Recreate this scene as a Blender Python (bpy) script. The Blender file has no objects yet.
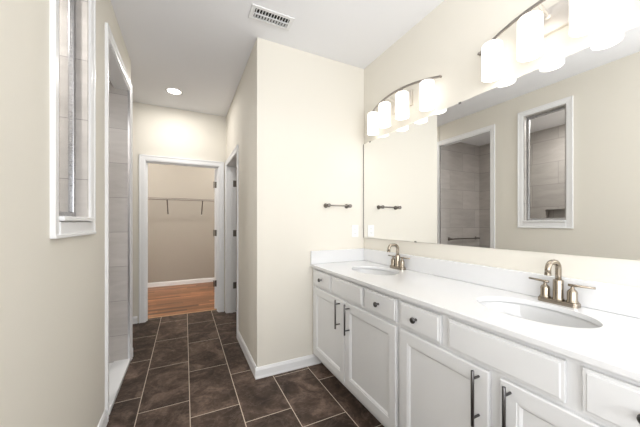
import bpy, bmesh, math
from mathutils import Vector, Matrix

# ------------------------------------------------------------------ camera, world, lights, exposure
C = bpy.context.scene.collection
SC = bpy.context.scene
CAM_H = 1.25
cam_d = bpy.data.cameras.new('camera')
cam = bpy.data.objects.new('camera', cam_d)
C.objects.link(cam)
cam.location = (0.0, 0.0, CAM_H)
cam.rotation_euler = (math.radians(90), 0, -math.radians(26.234))
cam_d.sensor_width = 36.0
cam_d.sensor_fit = 'HORIZONTAL'
cam_d.lens = 36.0 * 274.52 / 640.0
cam_d.shift_y = (222.485 - 213.5) / 640.0
cam_d.clip_start = 0.02
SC.camera = cam

W = bpy.data.worlds.new('sky')
SC.world = W
W.use_nodes = True
W.node_tree.nodes['Background'].inputs[0].default_value = (0.80, 0.88, 1.0, 1)
W.node_tree.nodes['Background'].inputs[1].default_value = 1.0

def area_light(name, loc, rot, sx, sy, power, col):
    d = bpy.data.lights.new(name, 'AREA')
    d.shape = 'RECTANGLE'; d.size = sx; d.size_y = sy
    d.energy = power; d.color = col
    o = bpy.data.objects.new(name, d)
    o.location = loc; o.rotation_euler = rot
    C.objects.link(o)
    return o

# added fill light in an invented left-wall window, out of view, tilted upward
area_light('added_left_fill', (-0.53, -0.80, 1.55), (0, math.radians(-128), 0), 1.60, 1.75, 24.0, (0.97, 0.985, 1.0))
# second added fill light, in an invented window behind the camera
area_light('added_rear_fill', (0.45, -1.89, 1.60), (math.radians(132), 0, 0), 1.5, 1.5, 22.0, (0.97, 0.985, 1.0))

SHADE_EMIT = 0.44
VANITY_W = 0.42
CAN_W = 4.2
SHOWER_W = 8.0
CLOSET_W = 16.0
TOILET_W = 1.0

SC.view_settings.view_transform = 'Standard'
SC.view_settings.look = 'None'
SC.view_settings.exposure = 1.16
SC.view_settings.gamma = 1.0
SC.view_settings.use_curve_mapping = False

# ------------------------------------------------------------------ main dimensions (metres)
XL, XR = -0.447, 1.562          # left wall face, mirror wall face
YB = 2.2                       # wall at the vanity's end
XH = 0.521                     # right side of the hall
YF = 4.06                      # wall with the closet doorway
YE = 3.055                     # end of the left wall
H = 2.74
YN = -1.8                      # wall behind the camera
YC = 6.2                       # closet's rear wall

# ------------------------------------------------------------------ material helpers
def mat(name, col, rough=0.5, metal=0.0, spec=0.5, emit=None, estr=0.0, bump=None, coat=0.0):
    m = bpy.data.materials.new(name); m.use_nodes = True
    nt = m.node_tree; b = nt.nodes['Principled BSDF']
    b.inputs['Base Color'].default_value = (*col, 1)
    b.inputs['Roughness'].default_value = rough
    b.inputs['Metallic'].default_value = metal
    b.inputs['Specular IOR Level'].default_value = spec
    b.inputs['Coat Weight'].default_value = coat
    if emit:
        b.inputs['Emission Color'].default_value = (*emit, 1)
        b.inputs['Emission Strength'].default_value = estr
    if bump:
        sc, st = bump
        tc = nt.nodes.new('ShaderNodeTexCoord')
        n = nt.nodes.new('ShaderNodeTexNoise'); n.inputs['Scale'].default_value = sc
        n.inputs['Detail'].default_value = 4
        bp = nt.nodes.new('ShaderNodeBump'); bp.inputs['Strength'].default_value = st
        bp.inputs['Distance'].default_value = 0.002
        nt.links.new(tc.outputs['Object'], n.inputs['Vector'])
        nt.links.new(n.outputs['Fac'], bp.inputs['Height'])
        nt.links.new(bp.outputs['Normal'], b.inputs['Normal'])
    return m

class NT:
    """small helper for writing node maths"""
    def __init__(s, m): s.t = m.node_tree
    def set(s, sock, v):
        if hasattr(v, 'is_output') or isinstance(v, bpy.types.NodeSocket): s.t.links.new(v, sock)
        else: sock.default_value = v
    def m(s, op, a, b=0.0, c=0.0):
        n = s.t.nodes.new('ShaderNodeMath'); n.operation = op
        for i, v in enumerate((a, b, c)): s.set(n.inputs[i], v)
        return n.outputs[0]
    def mix(s, f, a, b, blend='MIX'):
        n = s.t.nodes.new('ShaderNodeMix'); n.data_type = 'RGBA'; n.blend_type = blend
        s.set(n.inputs['Factor'], f)
        for nm, v in (('A', a), ('B', b)):
            sock = [i for i in n.inputs if i.name == nm and i.type == 'RGBA'][0]
            s.set(sock, v if not isinstance(v, tuple) else (*v, 1))
        return [o for o in n.outputs if o.type == 'RGBA'][0]
    def noise(s, vec, scale, detail=4.0, rough=0.5, dist=0.0):
        n = s.t.nodes.new('ShaderNodeTexNoise')
        s.t.links.new(vec, n.inputs['Vector'])
        n.inputs['Scale'].default_value = scale; n.inputs['Detail'].default_value = detail
        n.inputs['Roughness'].default_value = rough; n.inputs['Distortion'].default_value = dist
        return n.outputs['Fac']
    def comb(s, x, y, z):
        n = s.t.nodes.new('ShaderNodeCombineXYZ')
        for i, v in enumerate((x, y, z)): s.set(n.inputs[i], v)
        return n.outputs[0]
    def white(s, vec):
        n = s.t.nodes.new('ShaderNodeTexWhiteNoise'); n.noise_dimensions = '3D'
        s.t.links.new(vec, n.inputs['Vector']); return n.outputs['Value'], n.outputs['Color']
    def ramp(s, f, stops):
        n = s.t.nodes.new('ShaderNodeValToRGB'); s.t.links.new(f, n.inputs[0])
        e = n.color_ramp.elements
        while len(e) < len(stops): e.new(0.5)
        for i, (p, c) in enumerate(stops):
            e[i].position = p; e[i].color = (*c, 1) if len(c) == 3 else c
        return n.outputs[0]
    def xyz(s):
        tc = s.t.nodes.new('ShaderNodeTexCoord'); sp = s.t.nodes.new('ShaderNodeSeparateXYZ')
        s.t.links.new(tc.outputs['Object'], sp.inputs[0])
        return tc.outputs['Object'], sp.outputs[0], sp.outputs[1], sp.outputs[2]

def grid_tile(n, u, v, tw, th, offs, g):
    """u,v in metres; rows of tiles along v of width tw, stepped by offs per row; returns grout mask, row, column"""
    ru = n.m('DIVIDE', u, tw); k = n.m('FLOOR', ru); fu = n.m('SUBTRACT', ru, k)
    if offs == 'half':
        sh = n.m('MULTIPLY', n.m('PINGPONG', k, 1.0), 0.5)
    else:
        sh = n.m('MULTIPLY', k, offs / th)
    rv = n.m('ADD', n.m('DIVIDE', v, th), sh); j = n.m('FLOOR', rv); fv = n.m('SUBTRACT', rv, j)
    du = n.m('MULTIPLY', n.m('MINIMUM', fu, n.m('SUBTRACT', 1.0, fu)), tw)
    dv = n.m('MULTIPLY', n.m('MINIMUM', fv, n.m('SUBTRACT', 1.0, fv)), th)
    d = n.m('MINIMUM', du, dv)
    mask = n.m('LESS_THAN', d, g)
    return mask, k, j, d

def slate_floor():
    m = mat('slate_tile', (0.06, 0.045, 0.04), 0.45); n = NT(m); b = m.node_tree.nodes['Principled BSDF']
    P, x, y, z = n.xyz()
    mask, k, j, d = grid_tile(n, n.m('SUBTRACT', x, 0.031), n.m('SUBTRACT', y, 1.94), 0.3075, 0.603, 0.195, 0.0026)
    wv, wc = n.white(n.comb(k, j, 3.0))
    off = n.comb(n.m('ADD', x, n.m('MULTIPLY', wv, 37.0)), n.m('ADD', y, n.m('MULTIPLY', wv, 91.0)), n.m('MULTIPLY', wv, 13.0))
    n1 = n.noise(off, 5.0, 7.0, 0.62, 0.9)
    n2 = n.noise(off, 34.0, 5.0, 0.7, 0.3)
    n3 = n.noise(off, 2.2, 9.0, 0.7, 2.4)
    base = n.ramp(n1, [(0.34, (0.025, 0.015, 0.011)), (0.5, (0.065, 0.042, 0.031)), (0.66, (0.175, 0.118, 0.09))])
    vein = n.ramp(n3, [(0.47, (0, 0, 0)), (0.50, (1, 1, 1)), (0.53, (0, 0, 0))])
    base = n.mix(n.m('MULTIPLY', vein, 0.35), base, (0.17, 0.125, 0.10))
    base = n.mix(n.m('MULTIPLY', n.ramp(n2, [(0.38, (0, 0, 0)), (0.62, (1, 1, 1))]), 0.5), base, (0.030, 0.020, 0.015))
    tone = n.m('ADD', 1.05, n.m('MULTIPLY', wv, 0.40))
    base = n.mix(1.0, base, n.comb(tone, tone, tone), 'MULTIPLY')
    col = n.mix(mask, base, (0.62, 0.53, 0.43))
    b.inputs['Specular IOR Level'].default_value = 0.3
    n.set(b.inputs['Base Color'], col)
    n.set(b.inputs['Roughness'], n.m('ADD', 0.45, n.m('MULTIPLY', n2, 0.25)))
    bp = m.node_tree.nodes.new('ShaderNodeBump'); bp.inputs['Strength'].default_value = 0.35; bp.inputs['Distance'].default_value = 0.003
    hgt = n.m('ADD', n.m('MULTIPLY', n1, 0.6), n.m('MULTIPLY', mask, -0.8))
    n.set(bp.inputs['Height'], hgt); n.set(b.inputs['Normal'], bp.outputs['Normal'])
    return m

def shower_tile():
    m = mat('shower_tile', (0.3, 0.28, 0.27), 0.35); n = NT(m); b = m.node_tree.nodes['Principled BSDF']
    P, x, y, z = n.xyz()
    u = n.m('ADD', x, y)
    # rows stacked in z (0.305), tiles 0.61 long, alternate rows offset by half
    mask, k, j, d = grid_tile(n, n.m('SUBTRACT', z, -0.055), n.m('SUBTRACT', u, 1.68), 0.305, 0.61, 'half', 0.0018)
    wv, wc = n.white(n.comb(k, j, 1.0))
    vec = n.comb(n.m('ADD', n.m('MULTIPLY', u, 1.4), n.m('MULTIPLY', wv, 40.0)), n.m('MULTIPLY', wv, 17.0), n.m('MULTIPLY', z, 6.0))
    n1 = n.noise(vec, 2.2, 7.0, 0.6, 0.6)
    base = n.ramp(n1, [(0.28, (0.41, 0.382, 0.36)), (0.72, (0.51, 0.48, 0.455))])
    tone = n.m('ADD', 0.93, n.m('MULTIPLY', wv, 0.14))
    base = n.mix(1.0, base, n.comb(tone, tone, tone), 'MULTIPLY')
    col = n.mix(mask, base, (0.24, 0.225, 0.215))
    n.set(b.inputs['Base Color'], col)
    return m

def wood_floor():
    m = mat('wood_plank', (0.35, 0.16, 0.07), 0.38); n = NT(m); b = m.node_tree.nodes['Principled BSDF']
    P, x, y, z = n.xyz()
    mask, k, j, d = grid_tile(n, y, x, 0.085, 0.9, 0.37, 0.0009)
    wv, wc = n.white(n.comb(k, j, 5.0))
    vec = n.comb(n.m('ADD', n.m('MULTIPLY', x, 1.2), n.m('MULTIPLY', wv, 50.0)), n.m('MULTIPLY', y, 22.0), wv)
    n1 = n.noise(vec, 2.0, 6.0, 0.6, 1.2)
    base = n.ramp(n1, [(0.3, (0.13, 0.05, 0.022)), (0.5, (0.32, 0.14, 0.066)), (0.75, (0.55, 0.30, 0.16))])
    tone = n.m('ADD', 0.32, n.m('MULTIPLY', wv, 1.15))
    base = n.mix(1.0, base, n.comb(tone, tone, tone), 'MULTIPLY')
    col = n.mix(mask, base, (0.10, 0.04, 0.02))
    n.set(b.inputs['Base Color'], col)
    return m

def brushed(name, col, rough):
    m = mat(name, col, rough, 1.0); n = NT(m); b = m.node_tree.nodes['Principled BSDF']
    P, x, y, z = n.xyz()
    f = n.noise(n.comb(n.m('MULTIPLY', x, 60.0), n.m('MULTIPLY', y, 60.0), n.m('MULTIPLY', z, 900.0)), 1.0, 3.0)
    n.set(b.inputs['Roughness'], n.m('ADD', rough - 0.06, n.m('MULTIPLY', f, 0.12)))
    return m

M = {}
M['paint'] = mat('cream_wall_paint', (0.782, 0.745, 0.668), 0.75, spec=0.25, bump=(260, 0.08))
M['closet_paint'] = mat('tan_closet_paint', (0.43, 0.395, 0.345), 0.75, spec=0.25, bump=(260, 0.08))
M['ceiling'] = mat('white_ceiling_paint', (0.89, 0.89, 0.905), 0.85, spec=0.2, bump=(180, 0.10))
M['trim'] = mat('white_trim_paint', (0.87, 0.87, 0.875), 0.38, bump=(60, 0.02))
M['cabinet'] = mat('white_cabinet_paint', (0.76, 0.76, 0.762), 0.40, bump=(90, 0.03))
M['counter'] = mat('white_cultured_marble', (0.77, 0.77, 0.775), 0.18, bump=(25, 0.01), coat=0.2)
M['porcelain'] = mat('white_porcelain', (0.65, 0.65, 0.65), 0.08, bump=(12, 0.005), coat=0.5)
M['slate'] = slate_floor()
M['tile'] = shower_tile()
M['wood'] = wood_floor()
M['threshold'] = mat('threshold_wood', (0.55, 0.33, 0.19), 0.4, bump=(40, 0.1))
M['pan'] = mat('white_shower_pan', (0.80, 0.81, 0.82), 0.25, bump=(120, 0.08))
M['nickel'] = brushed('brushed_nickel', (0.36, 0.31, 0.25), 0.24)
M['fixture'] = brushed('satin_nickel_fixture', (0.36, 0.33, 0.30), 0.30)
M['plate'] = brushed('light_nickel_plate', (0.78, 0.74, 0.69), 0.42)
M['frame'] = brushed('dull_aluminium', (0.42, 0.42, 0.43), 0.28)
M['gunmetal'] = brushed('dark_gunmetal', (0.13, 0.125, 0.125), 0.34)
M['bronze'] = brushed('dark_nickel', (0.20, 0.18, 0.165), 0.33)
M['chrome'] = brushed('chrome_trim', (0.72, 0.73, 0.75), 0.16)
M['hinge'] = brushed('hinge_metal', (0.22, 0.20, 0.18), 0.35)
M['black'] = mat('cavity_shade_black', (0.015, 0.015, 0.015), 0.8, bump=(50, 0.05))  # black stands in for the shade inside vent and outlet openings
M['plastic'] = mat('white_plastic', (0.85, 0.85, 0.84), 0.3, bump=(50, 0.01))
M['vent'] = mat('white_enamel', (0.82, 0.82, 0.82), 0.35, bump=(70, 0.02))
M['wire'] = mat('shelf_wire', (0.50, 0.46, 0.44), 0.4, metal=0.0, bump=(90, 0.02))
M['wiredark'] = brushed('brace_steel', (0.20, 0.17, 0.16), 0.4)
M['mirror'] = mat('silvered_glass', (0.93, 0.935, 0.93), 0.0, 1.0)
M['clearclip'] = mat('smoke_plastic_clip', (0.12, 0.11, 0.10), 0.3, bump=(50, 0.01))
def clear_glass():
    m = bpy.data.materials.new('clear_glass'); m.use_nodes = True; nt = m.node_tree
    nt.nodes.remove(nt.nodes['Principled BSDF'])
    t_ = nt.nodes.new('ShaderNodeBsdfTransparent'); t_.inputs[0].default_value = (0.985, 0.99, 0.987, 1)
    g_ = nt.nodes.new('ShaderNodeBsdfGlossy'); g_.inputs['Roughness'].default_value = 0.0
    l_ = nt.nodes.new('ShaderNodeLayerWeight'); f_ = nt.nodes.new('ShaderNodeMath'); f_.operation = 'POWER'; f_.inputs[1].default_value = 6.0
    nt.links.new(l_.outputs['Facing'], f_.inputs[0])
    x_ = nt.nodes.new('ShaderNodeMixShader')
    nt.links.new(f_.outputs[0], x_.inputs[0]); nt.links.new(t_.outputs[0], x_.inputs[1]); nt.links.new(g_.outputs[0], x_.inputs[2])
    nt.links.new(x_.outputs[0], nt.nodes['Material Output'].inputs[0])
    return m
M['glass'] = clear_glass()
WARM = (1.0, 0.95, 0.885)
M['opal'] = mat('opal_glass', (0.9, 0.88, 0.84), 0.25, emit=WARM, estr=SHADE_EMIT)
M['dome'] = mat('dome_glass', (0.9, 0.9, 0.9), 0.4, emit=(1, 0.97, 0.92), estr=0.2, bump=(30, 0.02))
M['lens'] = mat('lamp_lens', (0.9, 0.9, 0.9), 0.4, emit=(1, 0.95, 0.88), estr=6.0)
# a little tint variation gives the opal glass and mirror a procedural surface of their own
for key, sc_ in (('opal', 9.0), ('lens', 20.0)):
    n_ = NT(M[key]); b_ = M[key].node_tree.nodes['Principled BSDF']
    P_, x_, y_, z_ = n_.xyz()
    n_.set(b_.inputs['Base Color'], n_.ramp(n_.noise(P_, sc_), [(0.3, (0.88, 0.86, 0.82)), (0.7, (0.92, 0.90, 0.86))]))

# ------------------------------------------------------------------ mesh helpers
class MB:
    def __init__(s): s.bm = bmesh.new()
    def _add(s, tmp, smooth=False):
        for f in tmp.faces: f.smooth = smooth
        me = bpy.data.meshes.new('tmp'); tmp.to_mesh(me); tmp.free()
        s.bm.from_mesh(me); bpy.data.meshes.remove(me)
        return s
    def box(s, x0, x1, y0, y1, z0, z1, bev=0.0, seg=2):
        t = bmesh.new(); bmesh.ops.create_cube(t, size=1.0)
        for v in t.verts:
            v.co = Vector(((x0 + x1) / 2 + v.co.x * (x1 - x0), (y0 + y1) / 2 + v.co.y * (y1 - y0), (z0 + z1) / 2 + v.co.z * (z1 - z0)))
        if bev: bmesh.ops.bevel(t, geom=t.edges[:], offset=bev, segments=seg, affect='EDGES', profile=0.5)
        return s._add(t)
    def lathe(s, prof, base=(0, 0, 0), axis=(0, 0, 1), seg=24, smooth=True, sx=1.0, sy=1.0):
        """prof: list of (radius, height) along the axis"""
        t = bmesh.new(); rings = []
        for r, h in prof:
            if r < 1e-6: rings.append([t.verts.new((0, 0, h))])
            else: rings.append([t.verts.new((r * sx * math.cos(2 * math.pi * i / seg), r * sy * math.sin(2 * math.pi * i / seg), h)) for i in range(seg)])
        for a, b in zip(rings, rings[1:]):
            for i in range(seg):
                j = (i + 1) % seg
                if len(a) == 1 and len(b) == 1: continue
                if len(a) == 1: t.faces.new((a[0], b[j], b[i]))
                elif len(b) == 1: t.faces.new((a[i], a[j], b[0]))
                else: t.faces.new((a[i], a[j], b[j], b[i]))
        bmesh.ops.recalc_face_normals(t, faces=t.faces[:])
        q = Vector((0, 0, 1)).rotation_difference(Vector(axis).normalized())
        bmesh.ops.transform(t, matrix=Matrix.Translation(Vector(base)) @ q.to_matrix().to_4x4(), verts=t.verts[:])
        return s._add(t, smooth)
    def cyl(s, p0, p1, r, r2=None, seg=16, smooth=True, bev=0.0):
        p0, p1 = Vector(p0), Vector(p1); L = (p1 - p0).length; r2 = r if r2 is None else r2
        if bev: prof = [(0, 0), (r - bev, 0), (r, bev), (r2, L - bev), (r2 - bev, L), (0, L)]
        else: prof = [(0, 0), (r, 0), (r, 0.0001), (r2, L - 0.0001), (r2, L), (0, L)]
        return s.lathe(prof, p0, p1 - p0, seg, smooth)
    def tube(s, pts, r, seg=12, smooth=True, cap=True):
        pts = [Vector(p) for p in pts]; t = bmesh.new(); rings = []
        up = None
        for i, p in enumerate(pts):
            d = (pts[min(i + 1, len(pts) - 1)] - pts[max(i - 1, 0)]).normalized()
            if up is None:
                a = Vector((0, 0, 1)) if abs(d.z) < 0.9 else Vector((0, 1, 0))
                up = (a - d * a.dot(d)).normalized()
            else: up = (up - d * up.dot(d)).normalized()
            w = d.cross(up); rr = r[i] if isinstance(r, (list, tuple)) else r
            rings.append([t.verts.new(p + (up * math.cos(2 * math.pi * k / seg) + w * math.sin(2 * math.pi * k / seg)) * rr) for k in range(seg)])
        for a, b in zip(rings, rings[1:]):
            for k in range(seg): t.faces.new((a[k], a[(k + 1) % seg], b[(k + 1) % seg], b[k]))
        if cap:
            t.faces.new(rings[0]); t.faces.new(rings[-1])
        bmesh.ops.recalc_face_normals(t, faces=t.faces[:])
        return s._add(t, smooth)
    def strip(s, pts, w, h):
        """rectangular bar following pts; w across in plan, h in z"""
        t = bmesh.new(); pts = [Vector(p) for p in pts]; rings = []
        for i, p in enumerate(pts):
            d = (pts[min(i + 1, len(pts) - 1)] - pts[max(i - 1, 0)]).normalized(); n = Vector((-d.y, d.x, 0)).normalized()
            rings.append([t.verts.new(p + n * a * w / 2 + Vector((0, 0, b * h / 2))) for a, b in ((-1, -1), (1, -1), (1, 1), (-1, 1))])
        for a, b in zip(rings, rings[1:]):
            for k in range(4): t.faces.new((a[k], a[(k + 1) % 4], b[(k + 1) % 4], b[k]))
        t.faces.new(rings[0]); t.faces.new(rings[-1])
        bmesh.ops.recalc_face_normals(t, faces=t.faces[:])
        return s._add(t)
    def rings_x(s, y0, y1, z0, z1, rings, flip=False):
        """front facing -x made of nested rectangles: rings = [(inset, x)]"""
        t = bmesh.new(); R = []
        for ins, x in rings:
            R.append([t.verts.new((x, a, b)) for a, b in ((y0 + ins, z0 + ins), (y1 - ins, z0 + ins), (y1 - ins, z1 - ins), (y0 + ins, z1 - ins))])
        for a, b in zip(R, R[1:]):
            for k in range(4): t.faces.new((a[k], a[(k + 1) % 4], b[(k + 1) % 4], b[k]))
        t.faces.new(R[0]); t.faces.new(R[-1])
        bmesh.ops.recalc_face_normals(t, faces=t.faces[:])
        return s._add(t)
    def extrude_profile(s, prof, origin, along, up=(0, 0, 1), out=(1, 0, 0)):
        """prof: (o,u) closed polygon in out/up plane, swept by vector along from origin"""
        o = Vector(origin); al = Vector(along); U = Vector(up); O = Vector(out); t = bmesh.new()
        a = [t.verts.new(o + O * p + U * q) for p, q in prof]
        b = [t.verts.new(o + al + O * p + U * q) for p, q in prof]
        n = len(prof)
        for k in range(n): t.faces.new((a[k], a[(k + 1) % n], b[(k + 1) % n], b[k]))
        t.faces.new(a); t.faces.new(b)
        bmesh.ops.recalc_face_normals(t, faces=t.faces[:])
        return s._add(t)
    def shift(s, v):
        bmesh.ops.translate(s.bm, vec=Vector(v), verts=s.bm.verts[:]); return s
    def build(s, name, m, parent=None, loc=None):
        me = bpy.data.meshes.new(name); s.bm.to_mesh(me); s.bm.free()
        me.materials.append(m)
        o = bpy.data.objects.new(name, me); C.objects.link(o)
        if parent: o.parent = parent
        if loc: o.location = loc
        return o

def struct(o): o['kind'] = 'structure'; return o
def tag(o, label, cat, group=None):
    o['label'] = label; o['category'] = cat
    if group: o['group'] = group
    return o
def thing(name, label, cat, loc=(0, 0, 0), group=None):
    o = bpy.data.objects.new(name, None); o.empty_display_size = 0.05; C.objects.link(o); o.location = loc
    return tag(o, label, cat, group)
def copy_tree(o, parent=None):
    c = o.copy(); C.objects.link(c)
    if parent: c.parent = parent
    for ch in list(o.children): copy_tree(ch, c)
    return c

# ------------------------------------------------------------------ room shell
struct(MB().box(-1.7, 1.8, YN - 0.12, 4.185, -0.10, 0.0).build('floor', M['slate']))
struct(MB().box(-1.7, 1.8, 4.215, YC + 0.12, -0.10, 0.0).build('floor_closet', M['wood']))
struct(MB().box(-1.7, 1.8, 4.185, 4.215, -0.10, 0.004).build('trim_threshold', M['threshold']))
struct(MB().box(-1.82, 1.82, YN - 0.12, YC + 0.12, H, H + 0.1).build('ceiling', M['ceiling']))
struct(MB().box(XR, XR + 0.12, YN - 0.12, YC + 0.12, 0, H).build('wall_right', M['paint']))

# wall behind the camera
w = MB()
w.box(-1.7, -0.30, YN - 0.12, YN, 0, H); w.box(1.20, XR, YN - 0.12, YN, 0, H)
w.box(-0.30, 1.20, YN - 0.12, YN, 0, 0.80); w.box(-0.30, 1.20, YN - 0.12, YN, 2.40, H)  # leaves the opening for the added rear window
struct(w.build('wall_near', M['paint']))

# left wall between bathroom and shower: window and shower doorway cut out
WY0, WY1, WZ0, WZ1 = 1.405, 1.805, 1.255, 2.485     # window opening
SY0, SY1, SZ1 = 2.185, 2.965, 2.445                   # shower opening
TX = XL - 0.10
w = MB()
VY0, VY1, VZ0, VZ1 = -1.70, 0.10, 0.72, 2.38         # opening of the added window for fill light, outside the frame
w.box(TX, XL, YN, VY0, 0, H); w.box(TX, XL, VY1, WY0, 0, H)
w.box(TX, XL, VY0, VY1, 0, VZ0); w.box(TX, XL, VY0, VY1, VZ1, H)
w.box(TX, XL, WY0, WY1, 0, WZ0); w.box(TX, XL, WY0, WY1, WZ1, H)
w.box(TX, XL, WY1, SY0, 0, H)
w.box(TX, XL, SY0, SY1, SZ1, H)
w.box(-1.62, XL, SY1 + 0.012, YE, 0, H)
struct(w.build('wall_left', M['paint']))

# hall: side recess to the left, far wall with the closet doorway
struct(MB().box(-1.82, -1.70, YN - 0.12, YC + 0.12, 0, H).build('wall_outer', M['paint']))
DX0, DX1, DZ = -0.453, 0.435, 2.04
w = MB()
w.box(-1.70, DX0, YF, YF + 0.12, 0, H); w.box(DX1, XR, YF, YF + 0.12, 0, H)
w.box(DX0, DX1, YF, YF + 0.12, DZ, H)
struct(w.build('wall_far', M['paint']))
# hall's right side with a doorway
HY0, HY1 = 3.10, 3.975
w = MB()
w.box(XH, XH + 0.12, YB + 0.12, HY0, 0, H); w.box(XH, XH + 0.12, HY1, YF, 0, H)
w.box(XH, XH + 0.12, HY0, HY1, DZ, H)
struct(w.build('wall_hall', M['paint']))
struct(MB().box(XH, XR, YB, YB + 0.12, 0, H, 0.004).build('wall_back', M['paint']))
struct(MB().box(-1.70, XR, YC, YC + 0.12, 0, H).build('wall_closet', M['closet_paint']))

# shower enclosure
SXB = -1.41; SHC = 2.55
w = MB()
NY0, NY1, NZ0, NZ1 = 1.55, 2.02, 1.10, 1.43      # niche in the shower's rear wall
w.box(SXB - 0.012, SXB, 0.90, NY0, 0, SHC); w.box(SXB - 0.012, SXB, NY1, SY1, 0, SHC)
w.box(SXB - 0.012, SXB, NY0, NY1, 0, NZ0); w.box(SXB - 0.012, SXB, NY0, NY1, NZ1, SHC)
w.box(SXB - 0.10, SXB - 0.09, NY0, NY1, NZ0, NZ1)
w.box(SXB - 0.09, SXB - 0.012, NY0 - 0.01, NY0, NZ0, NZ1); w.box(SXB - 0.09, SXB - 0.012, NY1, NY1 + 0.01, NZ0, NZ1)
w.box(SXB - 0.09, SXB - 0.012, NY0, NY1, NZ0 - 0.01, NZ0); w.box(SXB - 0.09, SXB - 0.012, NY0, NY1, NZ1, NZ1 + 0.01)
struct(w.build('wall_shower_rear', M['tile']))
struct(MB().box(SXB, XL - 0.001, SY1, SY1 + 0.012, 0, SHC - 0.001).build('wall_shower_end', M['tile']))
struct(MB().box(SXB, TX - 0.012, 0.88, 0.90, 0, SHC).build('wall_shower_near', M['tile']))
w = MB()
w.box(TX - 0.012, TX, 0.90, WY0, 0, SHC); w.box(TX - 0.012, TX, WY0, WY1, 0, WZ0); w.box(TX - 0.012, TX, WY0, WY1, WZ1, SHC)
w.box(TX - 0.012, TX, WY1, SY0, 0, SHC); w.box(TX - 0.012, TX, SY0, SY1, SZ1, SHC)
struct(w.build('wall_shower_front', M['tile']))
struct(MB().box(SXB - 0.1, TX, 0.88, SY1, SHC, SHC + 0.05).build('ceiling_shower', M['ceiling']))

# baseboards
BB = [(0, 0), (0.016, 0), (0.016, 0.010), (0.013, 0.018), (0.013, 0.066), (0.009, 0.076), (0.006, 0.086), (0, 0.088)]
def bb(side, origin, along, out):
    struct(MB().extrude_profile(BB, origin, along, (0, 0, 1), out).build('baseboard_' + side, M['trim']))
bb('back', (XH - 0.016, YB, 0), (1.09 - XH + 0.016, 0, 0), (0, -1, 0))
bb('hall', (XH, YB, 0), (0, HY0 - 0.062 - YB, 0), (-1, 0, 0))
bb('left', (XL, YN, 0), (0, SY0 - 0.062 - YN, 0), (1, 0, 0))
bb('far', (-1.70, YF, 0), (DX0 - 0.072 + 1.70, 0, 0), (0, -1, 0))
bb('recess', (-1.62, YE, 0), (1.62 + XL + 0.016, 0, 0), (0, 1, 0))
bb('closet', (-1.70, YC, 0), (1.70 + XR, 0, 0), (0, -1, 0))
bb('closet_right', (XR, YF + 0.12, 0), (0, YC - 0.016 - YF - 0.12, 0), (-1, 0, 0))

# door casings: profile across the width (outer edge thick, inner edge thin)
def cas_prof(w): return [(0, 0), (0.017, 0), (0.017, w * 0.18), (0.013, w * 0.30), (0.012, w * 0.80), (0.008, w), (0, w)]
def casing(mb, wall_axis, face, out, a0, a1, top, wd, z0=0.0, bottom=None):
    """casing around opening a0..a1 (x or y axis) on plane 'face', projecting by out (+-1)"""
    O = Vector((out, 0, 0)) if wall_axis == 'y' else Vector((0, out, 0))
    A = Vector((0, 1, 0)) if wall_axis == 'y' else Vector((1, 0, 0))
    base = Vector((face, 0, 0)) if wall_axis == 'y' else Vector((0, face, 0))
    zb = z0 if bottom is None else bottom
    mb.extrude_profile(cas_prof(wd), base + A * (a0 - wd) + Vector((0, 0, zb)), (0, 0, top + wd - zb), A, O)
    mb.extrude_profile(cas_prof(wd), base + A * (a1 + wd) + Vector((0, 0, zb)), (0, 0, top + wd - zb), -A, O)
    mb.extrude_profile(cas_prof(wd), base + A * (a0 - wd * 0.985) + Vector((0, 0, top + wd)), A * (a1 - a0 + 1.97 * wd), Vector((0, 0, -1)), O)

# closet doorway: casing, jamb, stop
m = MB(); casing(m, 'x', YF, -1, DX0 + 0.012, DX1 - 0.012, DZ - 0.012, 0.070)
m.box(DX0, DX0 + 0.017, YF, YF + 0.12, 0, DZ); m.box(DX1 - 0.017, DX1, YF, YF + 0.12, 0, DZ); m.box(DX0, DX1, YF, YF + 0.12, DZ - 0.017, DZ)
m.box(DX0 + 0.017, DX0 + 0.028, YF + 0.04, YF + 0.075, 0, DZ - 0.017); m.box(DX1 - 0.028, DX1 - 0.017, YF + 0.04, YF + 0.075, 0, DZ - 0.017)
m.box(DX0 + 0.017, DX1 - 0.017, YF + 0.04, YF + 0.075, DZ - 0.028, DZ - 0.017)
struct(m.build('trim_closet', M['trim']))
# hall side doorway
m = MB(); casing(m, 'y', XH, -1, HY0 + 0.012, HY1 - 0.012, DZ - 0.012, 0.062)
m.box(XH, XH + 0.12, HY0, HY0 + 0.017, 0, DZ); m.box(XH, XH + 0.12, HY1 - 0.017, HY1, 0, DZ); m.box(XH, XH + 0.12, HY0, HY1, DZ - 0.017, DZ)
m.box(XH + 0.045, XH + 0.08, HY0 + 0.017, HY0 + 0.028, 0, DZ - 0.017); m.box(XH + 0.045, XH + 0.08, HY1 - 0.028, HY1 - 0.017, 0, DZ - 0.017)
struct(m.build('trim_hall', M['trim']))
# shower doorway casing with a thin metal edge at the tiled reveal
m = MB(); casing(m, 'y', XL, 1, SY0, SY1 + 0.006, SZ1, 0.055)
m.box(TX - 0.012, XL, SY0 - 0.001, SY0 + 0.010, 0, SZ1); m.box(TX - 0.012, XL, SY0, SY1, SZ1 - 0.010, SZ1 + 0.001)
t = struct(m.build('trim_shower', M['trim']))
MB().box(XL - 0.010, XL + 0.006, SY1 - 0.004, SY1 - 0.0005, 0.03, SZ1 - 0.011).build('metal_edge', M['chrome'], t)['label'] = 'chrome tile edge strip'

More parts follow.
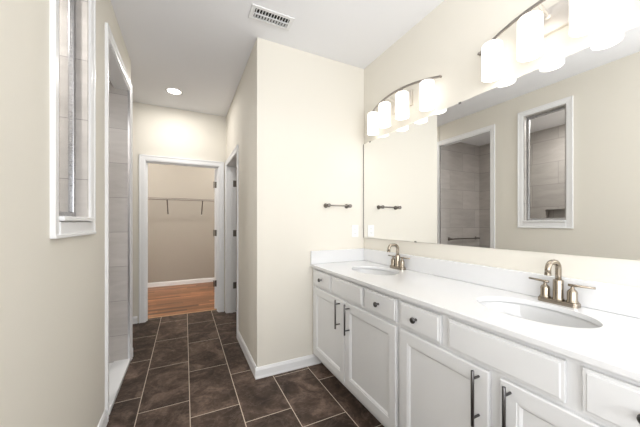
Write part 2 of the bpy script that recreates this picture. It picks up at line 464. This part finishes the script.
# window between bathroom and shower
win = bpy.data.objects.new('window_1', None); C.objects.link(win); struct(win)
win.location = (XL, (WY0 + WY1) / 2, WZ0)
def wb(mb, name, mm):
    return mb.shift(-Vector(win.location)).build(name, mm, win)
m = MB(); casing(m, 'y', XL, 1, WY0, WY1, WZ1, 0.056, bottom=WZ0 - 0.062)
wb(m, 'casing', M['trim'])
m = MB(); m.box(TX - 0.012, XL + 0.026, WY0 + 0.001, WY1 - 0.001, WZ0 + 0.001, WZ0 + 0.020, 0.004)
m.box(XL + 0.0005, XL + 0.014, WY0, WY1, WZ0 - 0.062, WZ0 - 0.002, 0.003)
m.box(XL + 0.0005, XL + 0.020, WY0 - 0.058, WY1 + 0.058, WZ0 - 0.066, WZ0 - 0.052, 0.003)
wb(m, 'sill', M['trim'])
m = MB()
m.box(TX - 0.011, XL - 0.001, WY0 + 0.001, WY0 + 0.010, WZ0 + 0.021, WZ1 - 0.001)
m.box(TX - 0.011, XL - 0.001, WY1 - 0.010, WY1 - 0.001, WZ0 + 0.021, WZ1 - 0.001)
m.box(TX - 0.011, XL - 0.001, WY0 + 0.010, WY1 - 0.010, WZ1 - 0.010, WZ1 - 0.001)
jt = m.build('tiled_reveal', M['tile'], win); jt.matrix_parent_inverse = Matrix.Translation(-Vector(win.location))
m = MB()
for yy in (WY0 + 0.022, WY1 - 0.022):
    m.box(TX + 0.028, TX + 0.052, yy - 0.012, yy + 0.012, WZ0 + 0.021, WZ1 - 0.011, 0.005, 3)
m.box(TX + 0.028, TX + 0.052, WY0 + 0.030, WY1 - 0.030, WZ0 + 0.021, WZ0 + 0.045, 0.005, 3)
m.box(TX + 0.028, TX + 0.052, WY0 + 0.030, WY1 - 0.030, WZ1 - 0.035, WZ1 - 0.011, 0.005, 3)
wb(m, 'metal_frame', M['frame'])
wb(MB().box(TX + 0.037, TX + 0.042, WY0 + 0.028, WY1 - 0.028, WZ0 + 0.040, WZ1 - 0.030), 'pane', M['glass'])

# added window around the left fill light, unseen behind the camera's left shoulder
m = MB(); casing(m, 'y', XL, 1, VY0, VY1, VZ1, 0.056, bottom=VZ0 - 0.062)
m.box(TX, XL + 0.03, VY0 + 0.001, VY1 - 0.001, VZ0 + 0.001, VZ0 + 0.018, 0.004)
m.box(TX + 0.055, TX + 0.085, -0.82, -0.78, VZ0 + 0.018, VZ1); m.box(TX + 0.055, TX + 0.085, VY0, VY1, 1.53, 1.57)
struct(m.build('added_window_2', M['trim']))
m = MB(); casing(m, 'x', YN, 1, -0.30, 1.20, 2.40, 0.056, bottom=0.74)
m.box(-0.35, 1.25, YN - 0.06, YN + 0.03, 0.775, 0.80, 0.004); m.box(0.43, 0.47, YN - 0.06, YN - 0.03, 0.80, 2.40)
struct(m.build('added_window_3', M['trim']))  # added unseen window around the rear fill light

# doors standing open (built closed along +x or +y from the hinge, then turned)
def door(name, w, hinge, ang, side):
    d = bpy.data.objects.new(name, None); C.objects.link(d); struct(d); d.location = hinge; d.rotation_euler = (0, 0, ang)
    m = MB(); m.box(0.003, w, 0, 0.035, 0.012, 2.018, 0.002)
    for z0, z1 in ((0.25, 0.92), (1.10, 1.88)):
        for yy, sg in ((0.0, -1), (0.035, 1)):
            m.box(0.13, w - 0.13, yy - 0.003 * (sg < 0) - 0.0, yy + 0.003 * (sg > 0) + 0.0, z0, z1, 0.0012)
    m.build('leaf', M['trim'], d)
    for z in (0.375, 1.10, 1.79):
        h = MB(); h.cyl((-0.004, side, z - 0.045), (-0.004, side, z + 0.045), 0.007, seg=10)
        h.box(-0.001, 0.003, 0.004, 0.032, z - 0.044, z + 0.044)
        if side > 0.041 and ang == 0: h.box(-0.050, -0.0105, side + 0.0005, side + 0.0025, z - 0.044, z + 0.044)
        h.build('hinge', M['hinge'], d)
    k = MB(); k.lathe([(0, 0), (0.03, 0), (0.03, 0.008), (0.011, 0.012), (0.011, 0.035), (0.025, 0.042), (0.028, 0.058), (0.018, 0.068), (0, 0.07)], (w - 0.06, 0.035, 0.95), (0, 1, 0))
    k.lathe([(0, 0), (0.03, 0), (0.03, 0.008), (0.011, 0.012), (0.011, 0.035), (0.025, 0.042), (0.028, 0.058), (0.018, 0.068), (0, 0.07)], (w - 0.06, 0.0, 0.95), (0, -1, 0))
    k.build('knob', M['hinge'], d)
    return d
door('door_1', 0.81, (DX1 - 0.021, YF + 0.130, 0), math.radians(66), 0.042)
door('door_2', 0.80, (XH + 0.130, HY1 - 0.062, 0), math.radians(0), 0.042)

# ------------------------------------------------------------------ vanity
CZ = 0.886
FX = 1.015                         # face frame
def pbox(mb, par): return mb.shift(-Vector(par.location))

def pull_handle(par, y, z0, z1):
    m = MB()
    m.cyl((0.958, y, z0 - 0.018), (0.958, y, z1 + 0.018), 0.0058, seg=14, bev=0.001)
    for z in (z0 + 0.012, z1 - 0.012):
        m.cyl((0.9952, y, z), (0.958, y, z), 0.0045, seg=12)
    o = m.build('handle', M['gunmetal'], par); return o
def round_knob(par, y, z):
    m = MB().lathe([(0, 0), (0.0075, 0), (0.0065, 0.004), (0.0050, 0.010), (0.0060, 0.015), (0.0135, 0.018), (0.0150, 0.022), (0.0140, 0.027), (0.009, 0.030), (0, 0.031)], (0.9948, y, z), (-1, 0, 0), 24)
    return m.build('knob', M['gunmetal'], par)
XD = 0.995
def drawer_front(par, y0, y1, z0=0.718, z1=0.844, name='drawer'):
    m = MB().rings_x(y0, y1, z0, z1, [(0.002, FX - 0.0005), (0.002, FX - 0.004), (0, FX - 0.004), (0, XD + 0.0070), (0.0015, XD + 0.0050), (0.0095, XD + 0.0046), (0.0112, XD + 0.0010), (0.0125, XD), (0.05, XD)])
    return m.build(name, M['cabinet'], par)
def cab_door(par, y0, y1, z0=0.132, z1=0.701):
    m = MB().rings_x(y0, y1, z0, z1, [(0.002, FX - 0.0005), (0.002, FX - 0.004), (0, FX - 0.004), (0, XD + 0.005), (0.0015, XD + 0.002), (0.004, XD), (0.054, XD), (0.0555, XD + 0.0025), (0.062, XD + 0.0030), (0.068, XD + 0.0085), (0.0695, XD + 0.0105), (0.10, XD + 0.0105)])
    return m.build('door', M['cabinet'], par)

def cabinet(y0, y1, drawers, panel, doors, label, stiles):
    t = thing('vanity_cabinet', label, 'cabinet', (0, 0, 0), 'white vanity base cabinets')
    m = MB()
    zt = CZ - 0.0215
    # carcass
    m.box(FX + 0.02, XR - 0.004, y0, y0 + 0.016, 0.098, zt); m.box(FX + 0.02, XR - 0.004, y1 - 0.016, y1, 0.098, zt)
    m.box(FX + 0.02, XR - 0.004, y0 + 0.016, y1 - 0.016, 0.098, 0.114); m.box(XR - 0.012, XR - 0.004, y0 + 0.016, y1 - 0.016, 0.114, zt)
    m.box(1.095, 1.11, y0, y1, 0.001, 0.098)                       # toe kick board
    m.box(1.11, XR - 0.004, y0, y0 + 0.016, 0.001, 0.098); m.box(1.11, XR - 0.004, y1 - 0.016, y1, 0.001, 0.098)
    # face frame: rails and stiles
    for za, zb in ((0.832, zt), (0.098, 0.140), (0.686, 0.728)): m.box(FX + 0.0004, FX + 0.0196, y0 + 0.0005, y1 - 0.0005, za + 0.0004, zb - 0.0004)
    for a, b in stiles: m.box(FX, FX + 0.02, a, b, 0.098, zt)
    m.build('body', M['cabinet'], t)
    for a, b, k in drawers:
        d = drawer_front(t, a, b); round_knob(d, k, 0.783)
    drawer_front(t, panel[0], panel[1], name='false_drawer_panel')
    for a, b, hy in doors:
        d = cab_door(t, a, b); pull_handle(d, hy, 0.512, 0.682)
    return t
cabinet(1.108, 2.1975, [(1.850, 2.150, 1.995), (1.120, 1.408, 1.263)], (1.428, 1.832), [(1.640, 2.150, 1.700), (1.120, 1.630, 1.573)],
        'white vanity base cabinet farther from the camera, against the wall with the towel bar', [(1.108, 1.130), (1.398, 1.438), (1.822, 1.860), (2.140, 2.1975), (1.61, 1.66)])
cabinet(0.105, 1.106, [(0.842, 1.092, 0.978), (0.118, 0.366, 0.240)], (0.405, 0.804), [(0.628, 1.092, 0.664), (0.118, 0.588, 0.552)],
        'white vanity base cabinet nearest the camera, under the larger-looking sink', [(0.105, 0.128), (0.356, 0.415), (0.794, 0.852), (1.082, 1.106), (0.575, 0.640)])

# countertop with two oval cut-outs
SINKS = [(1.300, 1.698), (1.300, 0.640)]
SA, SB = 0.152, 0.213
ct = thing('countertop', 'long white countertop with splash lips running under the mirror', 'countertop', (0, 0, 0))
def counter_mesh():
    t = bmesh.new(); x0, x1, y0, y1 = 0.988, XR - 0.001, 0.085, YB - 0.001
    def loop(pts):
        vs = [t.verts.new((a, b, CZ)) for a, b in pts]
        return [t.edges.new((vs[i], vs[(i + 1) % len(vs)])) for i in range(len(vs))]
    E = loop([(x0, y0), (x1, y0), (x1, y1), (x0, y1)])
    for cx, cy in SINKS:
        E += loop([(cx + SA * math.cos(2 * math.pi * i / 64), cy + SB * math.sin(2 * math.pi * i / 64)) for i in range(64)])
    r = bmesh.ops.triangle_fill(t, use_beauty=True, use_dissolve=False, edges=E)
    for f in list(t.faces):     # drop any triangles that filled a sink hole
        c = f.calc_center_median()
        if any(((c.x - cx) / SA) ** 2 + ((c.y - cy) / SB) ** 2 < 0.97 for cx, cy in SINKS): t.faces.remove(f)
    for f in t.faces:
        if f.normal.z < 0: f.normal_flip()
    top = t.faces[:]
    ex = bmesh.ops.extrude_face_region(t, geom=top)
    vs = [g for g in ex['geom'] if isinstance(g, bmesh.types.BMVert)]
    bmesh.ops.translate(t, vec=(0, 0, -0.021), verts=vs)
    bmesh.ops.recalc_face_normals(t, faces=t.faces[:])
    # ease the top rim
    rim = [e for e in t.edges if len(e.link_faces) == 2 and all(abs(v.co.z - CZ) < 1e-5 for v in e.verts) and e.calc_face_angle(0) > 1.0]
    bmesh.ops.bevel(t, geom=rim, offset=0.003, segments=3, affect='EDGES', profile=0.5)
    return t
m = MB(); tm = counter_mesh(); m._add(tm)
m.build('slab', M['counter'], ct)
MB().box(XR - 0.021, XR - 0.001, 0.085, YB - 0.022, CZ + 0.0005, 1.000, 0.003).build('backsplash', M['counter'], ct)
MB().box(0.990, XR - 0.001, YB - 0.021, YB - 0.001, CZ + 0.0005, 1.000, 0.003).build('side_splash', M['counter'], ct)

def sink(cx, cy, label):
    t = thing('sink', label, 'sink', (cx, cy, CZ - 0.022), 'white oval sinks')
    A, B = SA + 0.006, SB + 0.006; seg = 56; bm = bmesh.new(); rings = []
    prof = [(1.10, 0.0), (1.0, 0.0), (0.985, -0.012), (0.95, -0.045), (0.86, -0.085), (0.70, -0.112), (0.45, -0.126), (0.20, -0.132), (0.10, -0.134)]
    back = [(0.10, -0.142), (0.45, -0.135), (0.72, -0.121), (0.89, -0.092), (0.98, -0.048), (1.02, -0.010), (1.10, -0.008)]
    for s_, h_ in prof + back:
        # keep the flange width absolute
        rings.append([bm.verts.new((A * s_ * math.cos(2 * math.pi * i / seg), B * s_ * math.sin(2 * math.pi * i / seg), h_)) for i in range(seg)])
    for a, b in zip(rings, rings[1:] + rings[:1]):
        for i in range(seg): bm.faces.new((a[i], a[(i + 1) % seg], b[(i + 1) % seg], b[i]))
    bmesh.ops.recalc_face_normals(bm, faces=bm.faces[:])
    m = MB(); m._add(bm, True); m.build('basin', M['porcelain'], t)
    MB().lathe([(0, 0), (0.014, 0), (0.016, 0.002), (0.021, 0.003), (0.022, 0.0015), (0.022, -0.006), (0, -0.006)], (0, 0, -0.1335), (0, 0, 1), 24).build('drain', M['nickel'], t)
    return t
sink(*SINKS[0], 'white oval sink nearer the wall with the towel bar, farther from the camera')
sink(*SINKS[1], 'white oval sink nearer the camera, below the larger-looking faucet')

def faucet(cx, cy, label):
    t = thing('faucet', label, 'faucet', (cx, cy, CZ + 0.0005), 'two-handle nickel faucets')
    nk = M['nickel']
    # base plate: rounded bar
    m = MB(); pr = [(0.0, 0.027)]
    bm = bmesh.new(); bmesh.ops.create_cube(bm, size=1.0)
    for v in bm.verts: v.co = Vector((v.co.x * 0.050, v.co.y * 0.150, 0.009 + v.co.z * 0.018))
    ve = [e for e in bm.edges if abs(e.verts[0].co.z - e.verts[1].co.z) > 0.01]
    bmesh.ops.bevel(bm, geom=ve, offset=0.018, segments=5, affect='EDGES', profile=0.5)
    te = [e for e in bm.edges if all(v.co.z > 0.0175 for v in e.verts)]
    bmesh.ops.bevel(bm, geom=te, offset=0.004, segments=3, affect='EDGES', profile=0.5)
    m._add(bm); m.build('base_plate', nk, t)
    # spout: stout collar then a gooseneck bending toward the bowl
    m = MB(); m.lathe([(0, 0), (0.0235, 0), (0.0225, 0.004), (0.0190, 0.010), (0.0190, 0.085), (0.0180, 0.089), (0.0125, 0.091), (0, 0.091)], (0, 0, 0.018), (0, 0, 1), 24)
    R = 0.032; run = 0.024
    pts = [(0, 0, 0.10), (0, 0, 0.130), (0, 0, 0.156)]
    for i in range(1, 9):
        a = math.pi / 2 * i / 8
        pts.append((-R + R * math.cos(a), 0, 0.156 + R * math.sin(a)))
    for i in range(0, 9):
        a = math.pi / 2 * (1 + 0.92 * i / 8)
        pts.append((-R - run + R * math.cos(a), 0, 0.156 + R * math.sin(a)))
    lx, _, lz = pts[-1]
    pts += [(lx - 0.001, 0, lz - 0.018)]
    m.tube(pts, 0.0116, 16)
    m.cyl((lx - 0.001, 0, lz - 0.016), (lx - 0.0015, 0, lz - 0.026), 0.0125, seg=16)
    m.build('spout', nk, t)
    for s_ in (-1, 1):
        m = MB(); m.lathe([(0, 0), (0.0225, 0), (0.0215, 0.005), (0.0180, 0.010), (0.0180, 0.044), (0.0160, 0.050), (0.0085, 0.058), (0.0065, 0.062), (0.0065, 0.070), (0, 0.070)], (0, s_ * 0.050, 0.018), (0, 0, 1), 24)
        hb = m.build('handle', nk, t)
        l = MB(); l.tube([(0, s_ * 0.036, 0.091), (0, s_ * 0.058, 0.0915), (0.010, s_ * 0.121, 0.0925)], [0.0055, 0.0055, 0.0045], 12)
        l.build('lever', nk, hb)
    return t
faucet(1.503, 1.668, 'brushed nickel faucet behind the sink nearer the wall with the towel bar')
faucet(1.503, 0.632, 'brushed nickel faucet behind the sink nearer the camera')

# ------------------------------------------------------------------ mirror
MX = XR - 0.006
mr = thing('wall_mirror', 'wide frameless mirror on the wall above the countertop', 'mirror', (XR, 1.13, 1.105))
mg = MB().box(-0.005, 0, 0.09 - 2.186, 0, 0, 0.898).build('mirror_glass', M['mirror'], mr)
mg.location = (-0.0090, 2.186 - 1.13, 0); mg.rotation_euler = (0, 0, math.radians(0.26))
for y, z in ((2.089, 2.003), (1.160, 2.003), (1.53, 1.105)):
    dx_ = 0.0140 - (2.186 - y) * 0.00454
    MB().box(XR - dx_ - 0.003, XR - 0.0005, y - 0.008, y + 0.008, z - 0.007 if z > 1.5 else z - 0.004, z + 0.004 if z > 1.5 else z + 0.006, 0.001).shift((-XR, -1.13, -1.105)).build('mirror_clip', M['clearclip'], mr)
MB().box(XR - 0.0155, XR - 0.0005, 2.1868, 2.1925, 1.105, 2.003).shift((-XR, -1.13, -1.105)).build('edge_strip', M['bronze'], mr)

def lamp(name, loc, power, kind='AREA', r=0.06, col=(1, 0.97, 0.93)):
    d = bpy.data.lights.new(name, kind); d.energy = power; d.color = col
    if kind == 'AREA': d.shape = 'DISK'; d.size = 2 * r
    else: d.shadow_soft_size = r
    o = bpy.data.objects.new(name, d); C.objects.link(o); o.location = loc; return o

# ------------------------------------------------------------------ vanity lights
def vanity_light(yc, label):
    t = thing('vanity_light', label, 'wall light', (XR, yc, 2.20), 'four-shade vanity lights')
    L = 0.388; fx = M['fixture']
    def bz(dy): return 0.056 - 0.25 * dy * dy
    def bx(dy): return -0.110 + 0.45 * dy * dy
    MB().box(-0.022, -0.0005, -0.105, 0.105, -0.055, 0.065, 0.004).build('back_plate', M['plate'], t)
    for s_ in (-0.065, 0.065):
        m = MB(); m.cyl((-0.0225, s_, 0.022), (bx(s_) + 0.004, s_, bz(s_)), 0.0065, seg=12)
        m.lathe([(0, 0), (0.013, 0), (0.012, 0.006), (0, 0.008)], (-0.0222, s_, 0.022), (-1, 0, 0), 16)
        m.build('arm', M['plate'], t)
    m = MB(); n = 28
    m.strip([(bx(-L + 2 * L * i / n), -L + 2 * L * i / n, bz(-L + 2 * L * i / n)) for i in range(n + 1)], 0.007, 0.014)
    for s_ in (-L, L): m.cyl((bx(L) - 0.008, s_, bz(L)), (bx(L) + 0.008, s_, bz(L)), 0.008, seg=14)
    m.build('curved_bar', fx, t)
    for dy in (-0.3, -0.1, 0.1, 0.3):
        x = bx(dy)
        sh = MB(); sh.lathe([(0, 0.002), (0.030, 0.002), (0.044, -0.001), (0.0485, -0.006), (0.050, -0.014), (0.050, -0.181), (0.0485, -0.184), (0.047, -0.181), (0.047, -0.012), (0.040, -0.006), (0.0, -0.004)], (x, dy, 0.016), (0, 0, 1), 28)
        s = sh.build('shade', M['opal'], t)
        cp = MB(); cp.lathe([(0, 0), (0.021, 0), (0.020, 0.006), (0.010, 0.010), (0.006, 0.0100), (0, 0.0100)], (x, dy, 0.0185), (0, 0, 1), 20)
        cp.cyl((x, dy, 0.0275), (x, dy, bz(dy) - 0.005), 0.005, seg=10)
        cp.build('shade_cap', fx, s)
        lamp('vanity_bulb', (XR + x, yc + dy, 2.20 - 0.085), VANITY_W, 'POINT', 0.028, (1, 0.975, 0.945))
    return t
vanity_light(1.668, 'four-shade nickel vanity light nearer the wall with the towel bar, lit')
vanity_light(0.622, 'four-shade nickel vanity light nearer the camera, cut by the top of the photo, lit')

# ------------------------------------------------------------------ things on walls and ceiling
tb = thing('towel_bar', 'short dark nickel hand towel bar on the cream wall beside the mirror', 'towel bar', (1.25, YB, 1.402))
for s_ in (-0.110, 0.110):
    MB().lathe([(0, 0), (0.021, 0), (0.021, 0.006), (0.0145, 0.010), (0.0145, 0.056), (0.0165, 0.058), (0.0165, 0.072), (0.014, 0.075), (0, 0.075)], (s_, -0.0005, 0), (0, -1, 0), 24).build('post', M['bronze'], tb)
MB().cyl((-0.110, -0.058, 0), (0.110, -0.058, 0), 0.0062, seg=14).build('bar', M['bronze'], tb)

ol = thing('outlet', 'white wall outlet above the countertop beside the mirror edge', 'outlet', (1.455, YB, 1.168))
MB().box(-0.037, 0.037, -0.0065, -0.0005, -0.058, 0.058, 0.002).build('cover_plate', M['plastic'], ol)
for zc in (-0.020, 0.020):
    f = MB().box(-0.0165, 0.0165, -0.0085, -0.0066, zc - 0.0135, zc + 0.0135, 0.0008).build('socket', M['plastic'], ol)
    m = MB(); m.box(-0.0075, -0.0055, -0.0090, -0.0086, zc - 0.004, zc + 0.005); m.box(0.0055, 0.0075, -0.0090, -0.0086, zc - 0.004, zc + 0.005)
    m.build('slot', M['black'], f)

vt = thing('ceiling_vent', 'white louvered air vent on the ceiling', 'vent', (0.567, 1.945, H))
m = MB(); a, b = 0.155, 0.070
m.box(-a, a, -b, -0.046, -0.009, -0.0005, 0.002); m.box(-a, a, 0.046, b, -0.009, -0.0005, 0.002)
m.box(-a, -0.126, -0.046, 0.046, -0.009, -0.0005, 0.002); m.box(0.126, a, -0.046, 0.046, -0.009, -0.0005, 0.002)
m.build('frame', M['vent'], vt)
MB().box(-0.126, 0.126, -0.046, 0.046, -0.0016, -0.0005).build('duct_shade', M['black'], vt)  # flat black sheet in place of the shaded depth behind the louvers
for i in range(12):
    x = -0.1155 + 0.021 * i
    for y0_, sg in ((-0.0235, 1), (0.0235, -1)):
        bm = bmesh.new(); bmesh.ops.create_cube(bm, size=1.0)
        for v in bm.verts: v.co = Vector((v.co.x * 0.0018, v.co.y * 0.042, v.co.z * 0.0135))
        bmesh.ops.rotate(bm, matrix=Matrix.Rotation(math.radians(42 * sg), 3, 'Y'), verts=bm.verts[:])
        mm = MB(); mm._add(bm); mm.shift((x, y0_, -0.0072)).build('louver', M['vent'], vt)
MB().box(-0.126, 0.126, -0.0022, 0.0022, -0.0115, -0.0020).build('divider', M['vent'], vt)

def can_light(x, y, z, power, label):
    t = thing('recessed_light', label, 'ceiling light', (x, y, z))
    MB().lathe([(0.066, -0.001), (0.068, -0.007), (0.080, -0.008), (0.091, -0.004), (0.092, -0.0005), (0.066, -0.0005)], (0, 0, 0), (0, 0, 1), 36).build('trim_ring', M['vent'], t)
    MB().lathe([(0, -0.0055), (0.050, -0.0045), (0.0655, -0.0025), (0.0655, -0.0008), (0, -0.0008)], (0, 0, 0), (0, 0, 1), 32).build('lens', M['lens'], t)
    lamp('recessed_bulb', (x, y, z - 0.012), power)
    return t
can_light(-0.108, 3.522, H, CAN_W, 'round recessed light in the hall ceiling before the closet')
can_light(-0.92, 1.40, SHC, SHOWER_W, 'round recessed light in the shower ceiling')
def dome_light(x, label):
    t = thing('dome_light', label, 'ceiling light', (x, 5.10, H), 'closet ceiling lights')
    MB().lathe([(0, -0.0005), (0.13, -0.0005), (0.13, -0.022), (0.12, -0.024), (0, -0.024)], (0, 0, 0), (0, 0, 1), 32).build('base', M['vent'], t)
    MB().lathe([(0.115, -0.025), (0.105, -0.06), (0.07, -0.085), (0.03, -0.094), (0, -0.096)], (0, 0, 0), (0, 0, 1), 32).build('diffuser', M['dome'], t)
    lamp('dome_bulb', (x, 5.10, H - 0.13), CLOSET_W, 'POINT', 0.008, (1, 0.97, 0.93))
dome_light(-1.0, 'dome light on the closet ceiling left of the doorway')
dome_light(1.0, 'dome light on the closet ceiling right of the doorway')
lamp('toilet_room_fill', (1.1, 3.2, 2.5), TOILET_W, 'POINT', 0.08)  # added dim fill light without a fixture, out of view

# closet wire shelf
SZ = 1.705; SY = 5.87
ws = thing('wire_shelf', 'long wire shelf on the closet wall with two slanted braces', 'shelf', (0, YC, SZ))
m = MB(); fy = SY - YC
for i in range(123):
    x = -1.52 + 0.025 * i
    m.tube([(x, -0.004, 0), (x, fy, 0), (x, fy, -0.028)], 0.0013, 5)
m.build('deck_wires', M['wire'], ws)
m = MB()
for yy, zz in ((-0.006, -0.003), (fy / 2, -0.003)): m.cyl((-1.54, yy, zz), (1.54, yy, zz), 0.0028, seg=8)
m.build('cross_rods', M['wire'], ws)
m = MB()
for zz in (-0.001, -0.028): m.cyl((-1.54, fy - 0.001, zz), (1.54, fy - 0.001, zz), 0.0038, seg=8)
m.build('front_rail', M['wiredark'], ws)
for x in (-0.91, -0.295, 0.315, 0.92):
    m = MB(); m.tube([(x, fy, -0.030), (x, fy + 0.02, -0.045), (x, -0.010, -0.288)], 0.010, 8)
    b_ = m.build('brace', M['wiredark'], ws)
    MB().box(x - 0.009, x + 0.009, -0.010, -0.0005, -0.305, -0.272, 0.002).build('wall_clip', M['plastic'], b_)

# shower fittings
gb = thing('grab_bar', 'dark straight grab bar on the tiled end wall of the shower', 'grab bar', (-0.975, SY1, 0.99))
for s_ in (-0.33, 0.33):
    MB().lathe([(0, 0), (0.026, 0), (0.026, 0.006), (0.014, 0.010), (0.014, 0.066), (0, 0.068)], (s_, -0.0005, 0), (0, -1, 0), 20).build('post', M['bronze'], gb)
MB().cyl((-0.36, -0.056, 0), (0.36, -0.056, 0), 0.010, seg=14).build('bar', M['bronze'], gb)
sp = thing('shower_pan', 'low white shower pan in the shower doorway', 'shower pan', (-0.95, 1.93, 0))
m = MB(); m.box(SXB + 0.001, TX - 0.013, 0.901, SY1 - 0.001, 0.001, 0.022); m.build('pan_floor', M['pan'], sp).location = (0.95, -1.93, 0)
m = MB(); m.box(TX - 0.0125, XL + 0.012, SY0 + 0.011, SY1 - 0.001, 0.001, 0.034, 0.006); m.build('curb', M['pan'], sp).location = (0.95, -1.93, 0)
